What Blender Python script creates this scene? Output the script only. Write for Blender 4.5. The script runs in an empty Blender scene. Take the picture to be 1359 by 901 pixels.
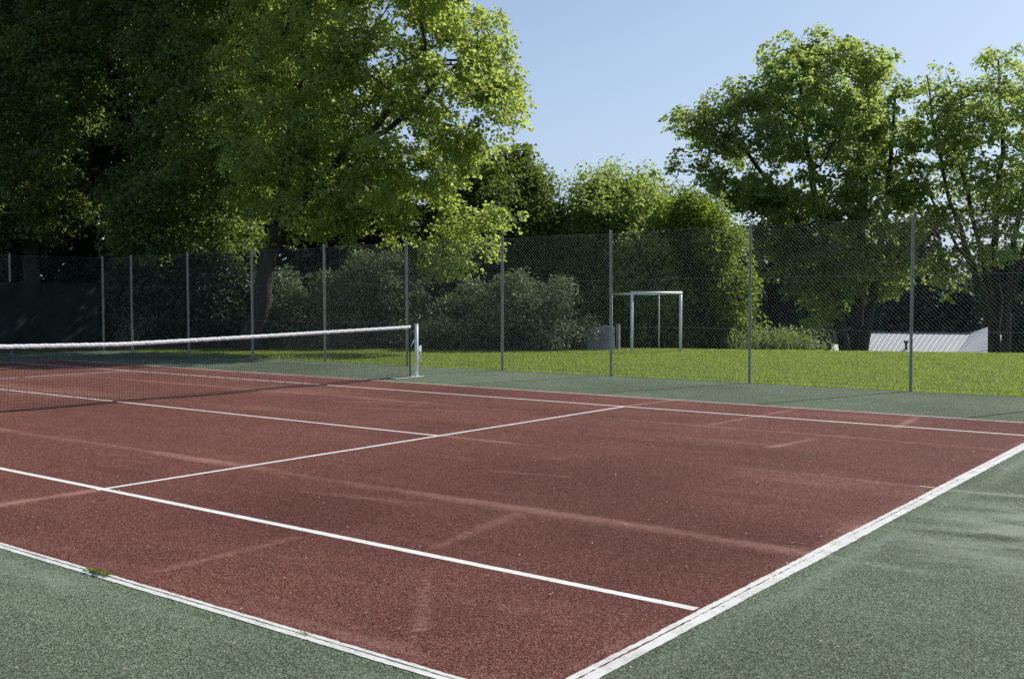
import bpy, bmesh, math, random
import numpy as np
from mathutils import Vector

DENOISE = False
rng = np.random.default_rng(7)
random.seed(7)
col = bpy.context.scene.collection
scn = bpy.context.scene

# ------------------------------------------------------------------ camera (solved from the court markings)
PW, PH, FPX = 1359.0, 901.0, 1361.5
CAM = np.array([14.2013, -8.6321, 1.5448])
YAW, PITCH, ROLL = 2.2299, -0.0381, -0.0022
cy_, sy_, cp_, sp_ = math.cos(YAW), math.sin(YAW), math.cos(PITCH), math.sin(PITCH)
Fv = np.array([cy_*cp_, sy_*cp_, sp_]); Rv = np.array([sy_, -cy_, 0.0]); Uv = np.cross(Rv, Fv)
R2 = math.cos(ROLL)*Rv + math.sin(ROLL)*Uv; U2 = -math.sin(ROLL)*Rv + math.cos(ROLL)*Uv

def at(px, py, D):
    """point whose direction is a photograph position, at forward distance D metres"""
    return CAM + D*(Fv + R2*(px-PW/2)/FPX - U2*(py-PH/2)/FPX)

cd = bpy.data.cameras.new("camera"); cam = bpy.data.objects.new("camera", cd); col.objects.link(cam)
from mathutils import Matrix
m = Matrix(((R2[0], U2[0], -Fv[0], CAM[0]), (R2[1], U2[1], -Fv[1], CAM[1]), (R2[2], U2[2], -Fv[2], CAM[2]), (0, 0, 0, 1)))
cam.matrix_world = m
cd.sensor_width = 36; cd.lens = 36*FPX/PW; cd.clip_start = 0.05; cd.clip_end = 3000
scn.camera = cam

# ------------------------------------------------------------------ light
SUN_EL = math.radians(38.5); SUN_AZ = math.atan2(0.95, 0.31)      # direction TO the sun, from +X counterclockwise
w = bpy.data.worlds.new("World"); scn.world = w; w.use_nodes = True
nt = w.node_tree; bg = nt.nodes["Background"]
sky = nt.nodes.new("ShaderNodeTexSky"); sky.sky_type = 'NISHITA'; sky.sun_disc = False
sky.sun_elevation = SUN_EL; sky.sun_rotation = math.pi/2 - SUN_AZ
sky.air_density = 1.0; sky.dust_density = 1.2; sky.ozone_density = 1.6; sky.altitude = 200
tc = nt.nodes.new("ShaderNodeTexCoord"); sxyz = nt.nodes.new("ShaderNodeSeparateXYZ"); nt.links.new(tc.outputs["Generated"], sxyz.inputs[0])
mr = nt.nodes.new("ShaderNodeMapRange"); nt.links.new(sxyz.outputs[2], mr.inputs[0])
for k_, v_ in ((1, -0.02), (2, 0.42), (3, 0.85), (4, 0.0)): mr.inputs[k_].default_value = v_
mxs = nt.nodes.new("ShaderNodeMix"); mxs.data_type = 'RGBA'; nt.links.new(mr.outputs[0], mxs.inputs[0]); nt.links.new(sky.outputs[0], mxs.inputs[6])
mxs.inputs[7].default_value = (4.1, 5.05, 6.9, 1)          # pale summer haze low in the sky
nt.links.new(mxs.outputs[2], bg.inputs[0]); bg.inputs[1].default_value = 0.112
sd = bpy.data.lights.new("sun", 'SUN'); sun = bpy.data.objects.new("sun", sd); col.objects.link(sun)
sd.energy = 4.6; sd.angle = math.radians(0.55); sd.color = (1.0, 0.95, 0.86)
tosun = Vector((math.cos(SUN_AZ)*math.cos(SUN_EL), math.sin(SUN_AZ)*math.cos(SUN_EL), math.sin(SUN_EL)))
sun.rotation_euler = tosun.to_track_quat('Z', 'Y').to_euler()
cyc = scn.cycles; cyc.use_denoising = DENOISE; cyc.max_bounces = 6; cyc.diffuse_bounces = 4; cyc.glossy_bounces = 2; cyc.transmission_bounces = 2; cyc.transparent_max_bounces = 4
vs = scn.view_settings; vs.view_transform = 'Standard'; vs.look = 'None'; vs.exposure = 0.17; vs.gamma = 1.0

# ------------------------------------------------------------------ helpers
def tag(o, label=None, cat=None, group=None, kind=None):
    if label: o['label'] = label
    if cat: o['category'] = cat
    if group: o['group'] = group
    if kind: o['kind'] = kind
    return o

def empty(name, loc, label, cat, group=None):
    o = bpy.data.objects.new(name, None); col.objects.link(o); o.location = [float(v) for v in loc]
    o.empty_display_size = 0.2
    return tag(o, label, cat, group)

def link(name, me, mat=None, parent=None):
    o = bpy.data.objects.new(name, me); col.objects.link(o)
    if mat: me.materials.append(mat)
    if parent:
        o.parent = parent; o.location = -parent.location   # meshes are written in world coordinates
    return o

def mesh_np(name, V, faces, smooth=False, attrs=None):
    """faces: (n,k) int array, or list of such arrays"""
    if not isinstance(faces, list): faces = [faces]
    faces = [f for f in faces if len(f)]
    me = bpy.data.meshes.new(name)
    V = np.asarray(V, dtype=np.float32)
    me.vertices.add(len(V)); me.vertices.foreach_set("co", V.ravel())
    li = np.concatenate([f.ravel() for f in faces]).astype(np.int32)
    tot = np.concatenate([np.full(len(f), f.shape[1]) for f in faces]).astype(np.int32)
    st = np.concatenate([[0], np.cumsum(tot)[:-1]]).astype(np.int32)
    me.loops.add(len(li)); me.loops.foreach_set("vertex_index", li)
    me.polygons.add(len(tot)); me.polygons.foreach_set("loop_start", st); me.polygons.foreach_set("loop_total", tot)
    me.polygons.foreach_set("use_smooth", np.full(len(tot), bool(smooth), dtype=bool))
    for k, v in (attrs or {}).items():
        a = me.attributes.new(k, 'FLOAT', 'POINT'); a.data.foreach_set("value", np.asarray(v, dtype=np.float32))
    me.update(calc_edges=True); me.validate()
    return me

class MB:
    """collects boxes, prisms and tubes into one mesh"""
    def __init__(s): s.V = []; s.Q = []; s.T = []; s.n = 0
    def add(s, V, Q=None, T=None):
        V = np.asarray(V, float)
        if Q is not None and len(Q): s.Q.append(np.asarray(Q)+s.n)
        if T is not None and len(T): s.T.append(np.asarray(T)+s.n)
        s.V.append(V); s.n += len(V)
    def box(s, c, size, ax=None):
        c = np.array(c, float); h = np.array(size, float)/2
        A = np.eye(3) if ax is None else np.array(ax, float)
        sg = np.array([[x, y, z] for x in (-1, 1) for y in (-1, 1) for z in (-1, 1)])
        V = c + (sg*h)@A
        s.add(V, [[0, 1, 3, 2], [4, 6, 7, 5], [0, 4, 5, 1], [2, 3, 7, 6], [0, 2, 6, 4], [1, 5, 7, 3]])
    def tube(s, pts, rad, sides=8, cap=True):
        pts = np.asarray(pts, float); n = len(pts)
        rad = np.broadcast_to(np.asarray(rad, float), (n,))
        d = np.gradient(pts, axis=0); d /= np.linalg.norm(d, axis=1)[:, None]+1e-12
        ref = np.array([0, 0, 1.]) if abs(d[0][2]) < 0.9 else np.array([1., 0, 0])
        a = np.cross(d, ref); a /= np.linalg.norm(a, axis=1)[:, None]+1e-12
        b = np.cross(d, a)
        th = np.arange(sides)*2*np.pi/sides
        V = pts[:, None]+rad[:, None, None]*(np.cos(th)[None, :, None]*a[:, None]+np.sin(th)[None, :, None]*b[:, None])
        V = V.reshape(-1, 3)
        i = np.arange(n-1)[:, None]*sides; j = np.arange(sides)[None]; j2 = (j+1) % sides
        Q = np.stack([i+j, i+j2, i+sides+j2, i+sides+j], -1).reshape(-1, 4)
        if cap:
            V = np.vstack([V, pts[0], pts[-1]]); c0 = n*sides
            T = [[c0, k2, k] for k, k2 in zip(range(sides), list(range(1, sides))+[0])]
            T += [[c0+1, (n-1)*sides+k, (n-1)*sides+k2] for k, k2 in zip(range(sides), list(range(1, sides))+[0])]
            s.add(V, Q, T)
        else: s.add(V, Q)
    def build(s, name, mat, parent=None, smooth=False):
        f = []
        if s.Q: f.append(np.vstack(s.Q))
        if s.T: f.append(np.vstack(s.T))
        return link(name, mesh_np(name, np.vstack(s.V), f, smooth), mat, parent)

def bars(A, B, r, sides=3):
    """many straight bars at once"""
    A = np.asarray(A, float); B = np.asarray(B, float)
    d = B-A; d /= np.linalg.norm(d, axis=1)[:, None]+1e-12
    ref = np.where(np.abs(d[:, 2:3]) < 0.9, np.array([[0, 0, 1.]]), np.array([[1., 0, 0]]))
    a = np.cross(d, ref); a /= np.linalg.norm(a, axis=1)[:, None]; b = np.cross(d, a)
    r = np.broadcast_to(np.asarray(r, float), (len(A), 2)) if np.ndim(r) else np.full((len(A), 2), float(r))
    th = np.arange(sides)*2*np.pi/sides + 0.3
    ring = np.cos(th)[None, :, None]*a[:, None]+np.sin(th)[None, :, None]*b[:, None]
    V = np.stack([A[:, None]+r[:, 0, None, None]*ring, B[:, None]+r[:, 1, None, None]*ring], 1).reshape(-1, 3)
    k = np.arange(len(A))[:, None]*2*sides; j = np.arange(sides)[None]; j2 = (j+1) % sides
    Q = np.stack([k+j, k+j2, k+sides+j2, k+sides+j], -1).reshape(-1, 4)
    return V, Q

def vnoise(x, y, scale, seed, octaves=4):
    """fractal value noise on arrays, 0..1"""
    out = np.zeros_like(x, float); amp = 1.0; tot = 0
    r_ = np.random.default_rng(seed)
    for o in range(octaves):
        G = r_.random((256, 256)); s = scale*2**o
        u = x*s+37.1*o; v = y*s+11.7*o
        iu = np.floor(u).astype(int); iv = np.floor(v).astype(int); fu = u-iu; fv = v-iv
        fu = fu*fu*(3-2*fu); fv = fv*fv*(3-2*fv)
        g = lambda a, b: G[a % 256, b % 256]
        out += amp*((g(iu, iv)*(1-fu)+g(iu+1, iv)*fu)*(1-fv)+(g(iu, iv+1)*(1-fu)+g(iu+1, iv+1)*fu)*fv)
        tot += amp; amp *= 0.55
    return out/tot

# ------------------------------------------------------------------ materials
class NM:
    def __init__(s, name):
        s.m = bpy.data.materials.new(name); s.m.use_nodes = True; s.t = s.m.node_tree
        s.b = s.t.nodes["Principled BSDF"]; s.out = s.t.nodes["Material Output"]
        s.co = s.t.nodes.new("ShaderNodeTexCoord").outputs["Object"]
    def set(s, sock, v):
        if isinstance(v, bpy.types.NodeSocket): s.t.links.new(v, sock)
        elif isinstance(v, (tuple, list)) and len(v) == 3 and sock.type == 'RGBA': sock.default_value = (*v, 1)
        else: sock.default_value = v
    def n(s, typ, out=0, ins=None, **at_):
        nd = s.t.nodes.new("ShaderNode"+typ)
        for k, v in at_.items(): setattr(nd, k, v)
        for k, v in (ins or {}).items(): s.set(nd.inputs[k], v)
        return nd.outputs[out]
    def noise(s, scale, detail=2, rough=0.5, vec=None, out=0):
        return s.n("TexNoise", out, {"Vector": vec or s.co, "Scale": scale, "Detail": detail, "Roughness": rough})
    def math(s, op, a, b=0.0, c=None, clamp=False):
        ins = {0: a, 1: b}
        if c is not None: ins[2] = c
        return s.n("Math", 0, ins, operation=op, use_clamp=clamp)
    def rng(s, v, a, b, c=0.0, d=1.0):
        return s.n("MapRange", 0, {0: v, 1: a, 2: b, 3: c, 4: d})
    def mix(s, f, a, b, blend='MIX'):
        nd = s.t.nodes.new("ShaderNodeMix"); nd.data_type = 'RGBA'; nd.blend_type = blend
        s.set(nd.inputs[0], f); s.set(nd.inputs[6], a); s.set(nd.inputs[7], b); return nd.outputs[2]
    def scale(s, v, k):
        return s.n("Mapping", 0, {"Vector": v, "Scale": k})
    def bump(s, h, strength=0.5, dist=0.01):
        s.set(s.b.inputs["Normal"], s.n("Bump", 0, {"Height": h, "Strength": strength, "Distance": dist}))
    def done(s, color=None, rough=0.6, spec=0.5, metal=0.0):
        if color is not None: s.set(s.b.inputs["Base Color"], color)
        s.set(s.b.inputs["Roughness"], rough); s.set(s.b.inputs["Metallic"], metal)
        s.set(s.b.inputs["Specular IOR Level"], spec); return s.m

def court_mat(name, dark, mid, light, worn, stain):
    q = NM(name)
    g1 = q.noise(150, 3, 0.8); g2 = q.n("TexVoronoi", 0, {"Vector": q.co, "Scale": 150.0}); g3 = q.noise(190, 2, 0.7)
    cell = q.n("TexVoronoi", 1, {"Vector": q.co, "Scale": 165.0})       # one shade per stone chip
    chip = q.n("SeparateColor", 0, {0: cell})
    big = q.noise(0.45, 4, 0.6); med = q.noise(4.5, 4, 0.65); mid_n = q.noise(17, 6, 0.8)
    stretch = q.noise(1.0, 5, 0.7, q.scale(q.co, (0.5, 3.5, 1)))
    c = q.mix(q.rng(q.math('ADD', q.math('MULTIPLY', g1, 0.6), q.math('MULTIPLY', chip, 0.4)), 0.36, 0.62), dark, mid)
    c = q.mix(q.rng(q.math('ADD', q.math('MULTIPLY', g3, 0.7), q.math('MULTIPLY', chip, 0.3)), 0.56, 0.68), c, light)
    v = q.math('ADD', q.math('MULTIPLY', big, 0.5), q.math('MULTIPLY', med, 0.5))
    c = q.mix(q.rng(v, 0.38, 0.62, 0.0, 0.6), c, q.mix(1.0, c, stain, 'MULTIPLY'))
    wear = q.n("Attribute", 2, None, attribute_name="wear")  # worn bands; on the red court also the painted glancing sheen
    rag = q.math('ADD', q.math('MULTIPLY', q.math('SUBTRACT', mid_n, 0.5), 1.1), q.math('MULTIPLY', q.math('SUBTRACT', g1, 0.5), 1.1))
    wn = q.math('MULTIPLY', q.rng(q.math('ADD', wear, q.math('MULTIPLY', rag, 1.5)), 0.18, 0.85, 0.0, 0.9), q.rng(wear, 0.02, 0.25))
    wn = q.math('ADD', wn, q.rng(stretch, 0.55, 0.8, 0.0, 0.22), clamp=True)
    c = q.mix(wn, c, worn)
    dirt_and_sheen = q.n("Attribute", 2, None, attribute_name="dirt_and_sheen")
    c = q.mix(q.math('MULTIPLY', dirt_and_sheen, 0.75, clamp=True), c, q.mix(1.0, c, (0.45, 0.43, 0.42), 'MULTIPLY'))
    pits = q.rng(g2, 0.05, 0.4, 0.0, 1.0)
    c = q.mix(q.rng(q.noise(62, 3, 0.8), 0.58, 0.66, 0.0, 0.7), c, (dark[0]*0.4, dark[1]*0.45, dark[2]*0.45))
    h = q.math('ADD', q.math('MULTIPLY', g1, 1.0), q.math('MULTIPLY', chip, 0.5))
    q.bump(h, 0.9, 0.008)
    return q.done(c, rough=0.9, spec=0.12)

RED = court_mat("red_porous_surface", (0.074, 0.023, 0.018), (0.235, 0.080, 0.062), (0.47, 0.235, 0.19), (0.42, 0.215, 0.180), (0.70, 0.72, 0.76))
GREEN = court_mat("green_porous_surface", (0.054, 0.072, 0.045), (0.182, 0.240, 0.148), (0.43, 0.51, 0.37), (0.330, 0.390, 0.300), (0.76, 0.80, 0.80))

def line_mat(name, base, under, wear):
    q = NM(name)
    n1 = q.noise(60, 4, 0.7); n2 = q.noise(6, 4, 0.7)
    f = q.rng(q.math('ADD', q.math('MULTIPLY', n1, 0.55), q.math('MULTIPLY', n2, 0.45)), wear, wear+0.10, 0.0, 0.85)
    c = q.mix(q.rng(n2, 0.3, 0.75), base, tuple(v*0.82 for v in base))
    c = q.mix(f, c, under)
    q.bump(n1, 0.5, 0.004)
    return q.done(c, rough=0.75, spec=0.3)
LINE = line_mat("white_line_paint", (0.80, 0.79, 0.76), (0.42, 0.28, 0.26), 0.565)
LINE_BASE = line_mat("chalky_line_paint", (0.70, 0.71, 0.67), (0.40, 0.37, 0.34), 0.51)
LINE_OLD = line_mat("faded_line_paint", (0.58, 0.53, 0.49), (0.30, 0.21, 0.19), 0.50)
q = NM("groove_dirt"); GROOVE = q.done(q.mix(q.noise(40, 3), (0.05, 0.045, 0.04), (0.20, 0.18, 0.17)), 0.95, 0.1)

def simple(name, c, rough=0.6, spec=0.5, metal=0.0, var=0.15, scale=8, bump=0.0):
    q = NM(name); f = q.noise(scale, 4, 0.6)
    cc = q.mix(q.rng(f, 0.3, 0.7), tuple(v*(1-var) for v in c), tuple(min(1, v*(1+var)) for v in c))
    if bump: q.bump(f, bump, 0.01)
    return q.done(cc, rough, spec, metal)
GALV = simple("galvanised_steel", (0.35, 0.355, 0.32), 0.6, 0.3, 0.0, 0.25, 14)
WIRE = simple("galvanised_wire", (0.24, 0.26, 0.25), 0.65, 0.25, 0.0, 0.15, 3)
WHITE = simple("white_painted_steel", (0.86, 0.87, 0.85), 0.4, 0.5, 0, 0.08, 9)
WHITE_OLD = simple("weathered_white_paint", (0.62, 0.64, 0.62), 0.6, 0.4, 0, 0.15, 9)
NETCORD = simple("black_net_cord", (0.018, 0.020, 0.020), 0.8, 0.3, 0, 0.3, 30)
SCREEN = simple("dark_green_windscreen", (0.022, 0.032, 0.028), 0.9, 0.1, 0, 0.25, 2)
BOARD = simple("grey_weathered_board", (0.26, 0.27, 0.27), 0.85, 0.2, 0, 0.3, 5)
CONC = simple("pale_concrete", (0.40, 0.40, 0.37), 0.9, 0.2, 0, 0.2, 12, 0.3)
PLASTER = simple("cream_plaster_wall", (0.45, 0.42, 0.36), 0.9, 0.2, 0, 0.1, 2)
# tape: woven white cloth with diagonal lacing creases
q = NM("net_tape_cloth")
sx_ = q.n("SeparateXYZ", 1, {0: q.co}); sz_ = q.n("SeparateXYZ", 2, {0: q.co})
ph = q.math('ADD', q.math('MULTIPLY', sx_, 2*math.pi/0.075), q.math('MULTIPLY', sz_, 75.0))
ph = q.math('ADD', ph, q.math('MULTIPLY', q.noise(5, 3, 0.7), 9.0))
sw = q.math('SINE', ph); amt = q.rng(q.noise(3.5, 3, 0.6), 0.35, 0.6, 0.25, 1.0)
cc = q.mix(q.math('MULTIPLY', q.rng(sw, 0.45, 0.9), amt), (0.86, 0.87, 0.86), (0.48, 0.50, 0.50))
cc = q.mix(q.rng(q.noise(11, 4, 0.7), 0.5, 0.75, 0, 0.25), cc, (0.62, 0.63, 0.58))
TAPE = q.done(cc, 0.85, 0.2)
# roof sheet
q = NM("pale_metal_roof")
rc = q.mix(q.noise(1.5, 4), (0.50, 0.51, 0.52), (0.66, 0.67, 0.67))
ROOF = q.done(rc, 0.55, 0.4, 0.0)

def bark_mat(name, a, b):
    q = NM(name); f = q.noise(3.0, 6, 0.7, q.scale(q.co, (4, 4, 0.8)))
    q.bump(f, 0.9, 0.06); return q.done(q.mix(q.rng(f, 0.3, 0.7), a, b), 0.95, 0.15)
BARK = bark_mat("grey_brown_bark", (0.025, 0.022, 0.018), (0.095, 0.085, 0.068))

def leaf_mat(name, c1, c2, trans, tmix=0.42, hue=0.12, clump=0.45, spec=0.35, rough=0.5):
    """two-sided leaf: reflecting face + light coming through, colour differs from leaf to leaf and clump to clump"""
    q = NM(name)
    isl = q.n("NewGeometry", "Random Per Island")
    cl = q.noise(clump, 3, 0.6)
    f = q.math('ADD', q.math('MULTIPLY', isl, 0.5), q.math('MULTIPLY', q.rng(cl, 0.3, 0.7), 0.5))
    c = q.mix(f, c1, c2)
    tc = q.mix(f, tuple(v*0.75 for v in trans), trans)
    q.set(q.b.inputs["Base Color"], c); q.set(q.b.inputs["Roughness"], rough); q.set(q.b.inputs["Specular IOR Level"], spec)
    tr = q.n("BsdfTranslucent", 0, {"Color": tc})
    mx = q.t.nodes.new("ShaderNodeMixShader"); mx.inputs[0].default_value = tmix
    q.t.links.new(q.b.outputs[0], mx.inputs[1]); q.t.links.new(tr, mx.inputs[2]); q.t.links.new(mx.outputs[0], q.out.inputs[0])
    return q.m
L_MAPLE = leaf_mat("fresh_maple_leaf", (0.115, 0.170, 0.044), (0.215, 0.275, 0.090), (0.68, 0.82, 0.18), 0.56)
L_SHADE = leaf_mat("shaded_green_leaf", (0.072, 0.112, 0.036), (0.135, 0.190, 0.066), (0.36, 0.50, 0.09), 0.45)  # left trees' leaves toned darker than the maple's to carry their shade
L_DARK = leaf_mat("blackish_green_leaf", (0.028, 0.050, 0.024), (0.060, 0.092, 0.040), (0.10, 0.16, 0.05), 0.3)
L_RIGHT = leaf_mat("mid_green_leaf", (0.092, 0.142, 0.048), (0.180, 0.240, 0.090), (0.60, 0.76, 0.18), 0.55)
L_YELLOW = leaf_mat("yellow_green_leaf", (0.085, 0.145, 0.020), (0.145, 0.215, 0.035), (0.38, 0.50, 0.05), 0.45)
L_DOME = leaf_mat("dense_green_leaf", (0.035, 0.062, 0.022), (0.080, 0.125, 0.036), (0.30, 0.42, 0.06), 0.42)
L_SILVER = leaf_mat("silvery_green_leaf", (0.070, 0.105, 0.048), (0.230, 0.275, 0.165), (0.22, 0.30, 0.12), 0.35, spec=0.35, rough=0.5)
L_BLUE = leaf_mat("haze_blue_leaf", (0.022, 0.040, 0.034), (0.042, 0.066, 0.054), (0.05, 0.08, 0.05), 0.25)  # blue put into the leaf colour for distance haze and sky fill
L_WEED = leaf_mat("pale_weed_leaf", (0.12, 0.18, 0.06), (0.24, 0.30, 0.13), (0.35, 0.45, 0.12), 0.45)
L_GRASS = leaf_mat("grass_blade", (0.115, 0.192, 0.028), (0.218, 0.290, 0.060), (0.48, 0.62, 0.09), 0.48, clump=0.6, spec=0.4)
q = NM("lawn_soil")
gc = q.mix(q.rng(q.noise(1.2, 5, 0.65), 0.3, 0.7), (0.09, 0.14, 0.022), (0.18, 0.22, 0.042))
gc = q.mix(q.rng(q.noise(60, 3), 0.35, 0.65), gc, q.mix(1.0, gc, (0.5, 0.55, 0.5), 'MULTIPLY'))
q.bump(q.noise(45, 3), 1.0, 0.05); LAWN = q.done(gc, 0.9, 0.2)

# ------------------------------------------------------------------ ground and court
def gz(x, y):
    s = -0.3206*(x-CAM[0])+0.947*(y-CAM[1])-33.0
    t = np.clip(s, 0, None)
    z = -0.10*t**1.22
    return -0.035 + np.maximum(z, -6.5)

gx = np.concatenate([[-900, -400, -200, -100, -60], np.arange(-40, 40.1, 1.0), [60, 100, 200, 400, 900]])
gy = np.concatenate([[-900, -400, -100, -40], np.arange(-20, 100.1, 1.0), [140, 200, 400, 900]])
X, Y = np.meshgrid(gx, gy, indexing='ij'); Z = gz(X, Y)
def grid_faces(nx, ny):
    i, j = np.meshgrid(np.arange(nx-1), np.arange(ny-1), indexing='ij')
    a = i*ny+j
    return np.stack([a, a+ny, a+ny+1, a+1], -1).reshape(-1, 4)
tag(link("ground", mesh_np("ground", np.stack([X, Y, Z], -1).reshape(-1, 3), grid_faces(len(gx), len(gy)), True), LAWN), kind='structure')

def segd(x, y, a, b):
    a = np.array(a, float); b = np.array(b, float); d = b-a; L2 = d@d
    t = np.clip(((x-a[0])*d[0]+(y-a[1])*d[1])/L2, 0, 1)
    return np.hypot(x-a[0]-t*d[0], y-a[1]-t*d[1])

SEAMS_Y = [(-2.6, 0.085, 0.95), (0.12, 0.05, 0.9), (2.75, 0.05, 0.8), (5.25, 0.04, 0.4), (-5.38, 0.07, 0.5)]
SEAMS_X = [(-8.6, .06, .4), (-5.8, 0.06, .5), (-2.9, .06, .4), (6.4, 0.05, 0.35), (8.45, 0.06, 0.45), (10.25, 0.05, 0.4), (11.80, 0.05, 0.35)]
STREAKS = [((6.4, -4.1), (6.35, -5.4), .07, .9), ((6.4, 4.1), (6.5, 5.4), .07, .8), ((9.0, -4.25), (9.02, -5.3), .05, .7), ((10.2, -4.25), (10.45, -4.6), .018, .6),
           ((10.45, -4.6), (10.62, -4.8), .028, .7), ((10.62, -4.8), (10.95, -5.15), .032, .7), ((10.95, -5.15), (11.1, -5.4), .02, .5),
           ((8.3, -1.45), (9.1, -1.3), .04, .6), ((9.7, -2.8), (9.9, -3.9), .06, .6), ((8.4, 2.9), (8.5, 5.3), .04, .8), ((9.8, 1.5), (9.9, 2.4), .05, .7),
           ((10.3, 3.9), (10.2, 5.3), .05, .8), ((11.9, -2.6), (11.85, -1.7), .09, .8), ((2.5, 2.0), (3.6, 2.9), .03, .5), ((3.6, 2.9), (3.9, 2.2), .03, .5),
           ((6.2, 1.0), (7.0, 2.0), .03, .4), ((7.5, -3.2), (8.9, -2.9), .05, .35), ((3.2, 1.6), (5.2, 2.3), .05, .5)]
def court_sheet(name, x0, x1, y0, y1, step, z, mat, wearf):
    xs = np.arange(x0, x1+1e-6, step) if True else None
    xs = np.linspace(x0, x1, int((x1-x0)/step)+1); ys = np.linspace(y0, y1, int((y1-y0)/step)+1)
    X, Y = np.meshgrid(xs, ys, indexing='ij')
    wear, dirt_and_sheen = wearf(X, Y)
    V = np.stack([X, Y, np.full_like(X, z)], -1).reshape(-1, 3)
    o = link(name, mesh_np(name, V, grid_faces(len(xs), len(ys)), False, {"wear": wear.ravel(), "dirt_and_sheen": dirt_and_sheen.ravel()}), mat)
    return tag(o, kind='structure')

def red_wear_and_sheen(X, Y):
    wob = (vnoise(X, Y, 0.6, 3)-0.5)*0.16
    n1 = vnoise(X, Y, 0.55, 5, 5); n2 = vnoise(X, Y, 3.0, 6, 4); n3 = vnoise(X*0.4, Y*1.6, 0.8, 8, 5)
    wv = np.zeros_like(X)
    for c, wd, a in SEAMS_Y:
        d = Y+wob-c
        prof = np.where(d > 0, np.exp(-(d/(wd*0.55))**2), np.exp(-(d/(wd*1.5))**2))
        wv = np.maximum(wv, a*prof*np.clip((n1-0.28)*2.6, 0.12, 1)*(0.45+0.75*n2))
    for c, wd, a in SEAMS_X:
        d = X+wob*0.4-c
        wv = np.maximum(wv, a*np.exp(-(d/wd)**2)*np.clip((vnoise(X, Y, 0.5, 12+int(abs(c)*7), 4)-0.5)*5, 0, 1))
    for a, b, wd, k in STREAKS:
        wv = np.maximum(wv, k*np.exp(-(segd(X+wob*0.5, Y+wob*.6, a, b)/wd)**2)*(0.5+0.7*n2))
    # scuffed rims along the lines
    for c in (-5.40, 5.40): wv = np.maximum(wv, 0.4*np.exp(-((Y-c)/0.08)**2)*n2*1.5)
    wv = np.maximum(wv, 0.28*np.exp(-((X-11.80)/0.12)**2)*np.clip((n1-.4)*4, 0, 1))
    wv += np.clip(n3-0.56, 0, 1)*1.1
    dirt_and_sheen = np.clip((vnoise(X, Y, 0.35, 21, 5)-0.42)*2.4, 0, 0.7)
    dirt_and_sheen = np.maximum(dirt_and_sheen, 0.55*np.clip((vnoise(X*1.0, Y*2.2, 0.5, 25, 4)-0.55)*5, 0, 1)*(X > 4))
    dirt_and_sheen = np.clip(dirt_and_sheen-np.clip((3.5-X)/9, 0, 0.25), 0, 1); wv += np.clip((5.0-X)/40, 0, 0.18)  # far end painted cleaner and paler to stand for glancing sheen
    return np.clip(wv, 0, 1), dirt_and_sheen
def green_wear(X, Y):
    wob = (vnoise(X, Y, 0.7, 33)-0.5)*0.18
    n1 = vnoise(X, Y, 0.7, 35, 5); n2 = vnoise(X, Y, 4.0, 36, 4)
    wv = np.zeros_like(X)
    for c, wd, a in [(0.10, 0.07, 1.0), (-2.65, 0.05, 0.6), (2.8, .07, .7), (-7.3, .06, .25)]:
        wv = np.maximum(wv, a*np.exp(-((Y+wob-c)/wd)**2)*np.clip((n1-0.25)*2.5, 0.25, 1))
    for c, wd, a in [(12.08, 0.08, 0.45), (14.9, .05, .4)]:
        wv = np.maximum(wv, a*np.exp(-((X+wob-c)/wd)**2)*np.clip((n1-0.2)*2, 0.1, 1))
    # scraped patch beside the baseline
    pm = np.exp(-(((X-13.0)/1.0)**2+((Y+1.15)/1.35)**2)**2)
    st = vnoise(X*0.9+Y*0.35, Y*3.2-X*0.5, 1.6, 41, 6)
    wv = np.maximum(wv, pm*np.clip((st-0.40)*4, 0, 1)*0.8)
    wv = np.maximum(wv, 0.3*np.exp(-((X-12.1)/0.12)**2)*n2)
    wv = np.maximum(wv, 0.45*np.exp(-((Y+5.72)/0.10)**2)*n2)
    wv += np.clip(vnoise(X, Y, .5, 44, 5)-0.55, 0, 1)*0.8
    dirt_and_sheen = np.clip((vnoise(X, Y, 0.4, 51, 5)-0.42)*2.2, 0, 0.65)
    dirt_and_sheen = np.maximum(dirt_and_sheen, pm*np.clip((0.5-st)*5, 0, 0.8))
    dirt_and_sheen = np.maximum(dirt_and_sheen, 0.8*np.clip((Y-8.75+wob)/0.35, 0, 1)*np.clip((n1-0.3)*3, 0, 1))
    return np.clip(wv, 0, 1), dirt_and_sheen
court_sheet("court_apron", -15.9, 18.2, -11.5, 9.16, 0.06, 0.0, GREEN, green_wear)
court_sheet("court_surface", -11.885, 11.885, -5.485, 5.485, 0.05, 0.0015, RED, red_wear_and_sheen)
sk = MB(); sk.box((1.15, 9.17, -0.035), (34.1, 0.02, 0.06)); tag(sk.build("apron_kerb", GROOVE), kind='structure')

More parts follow.
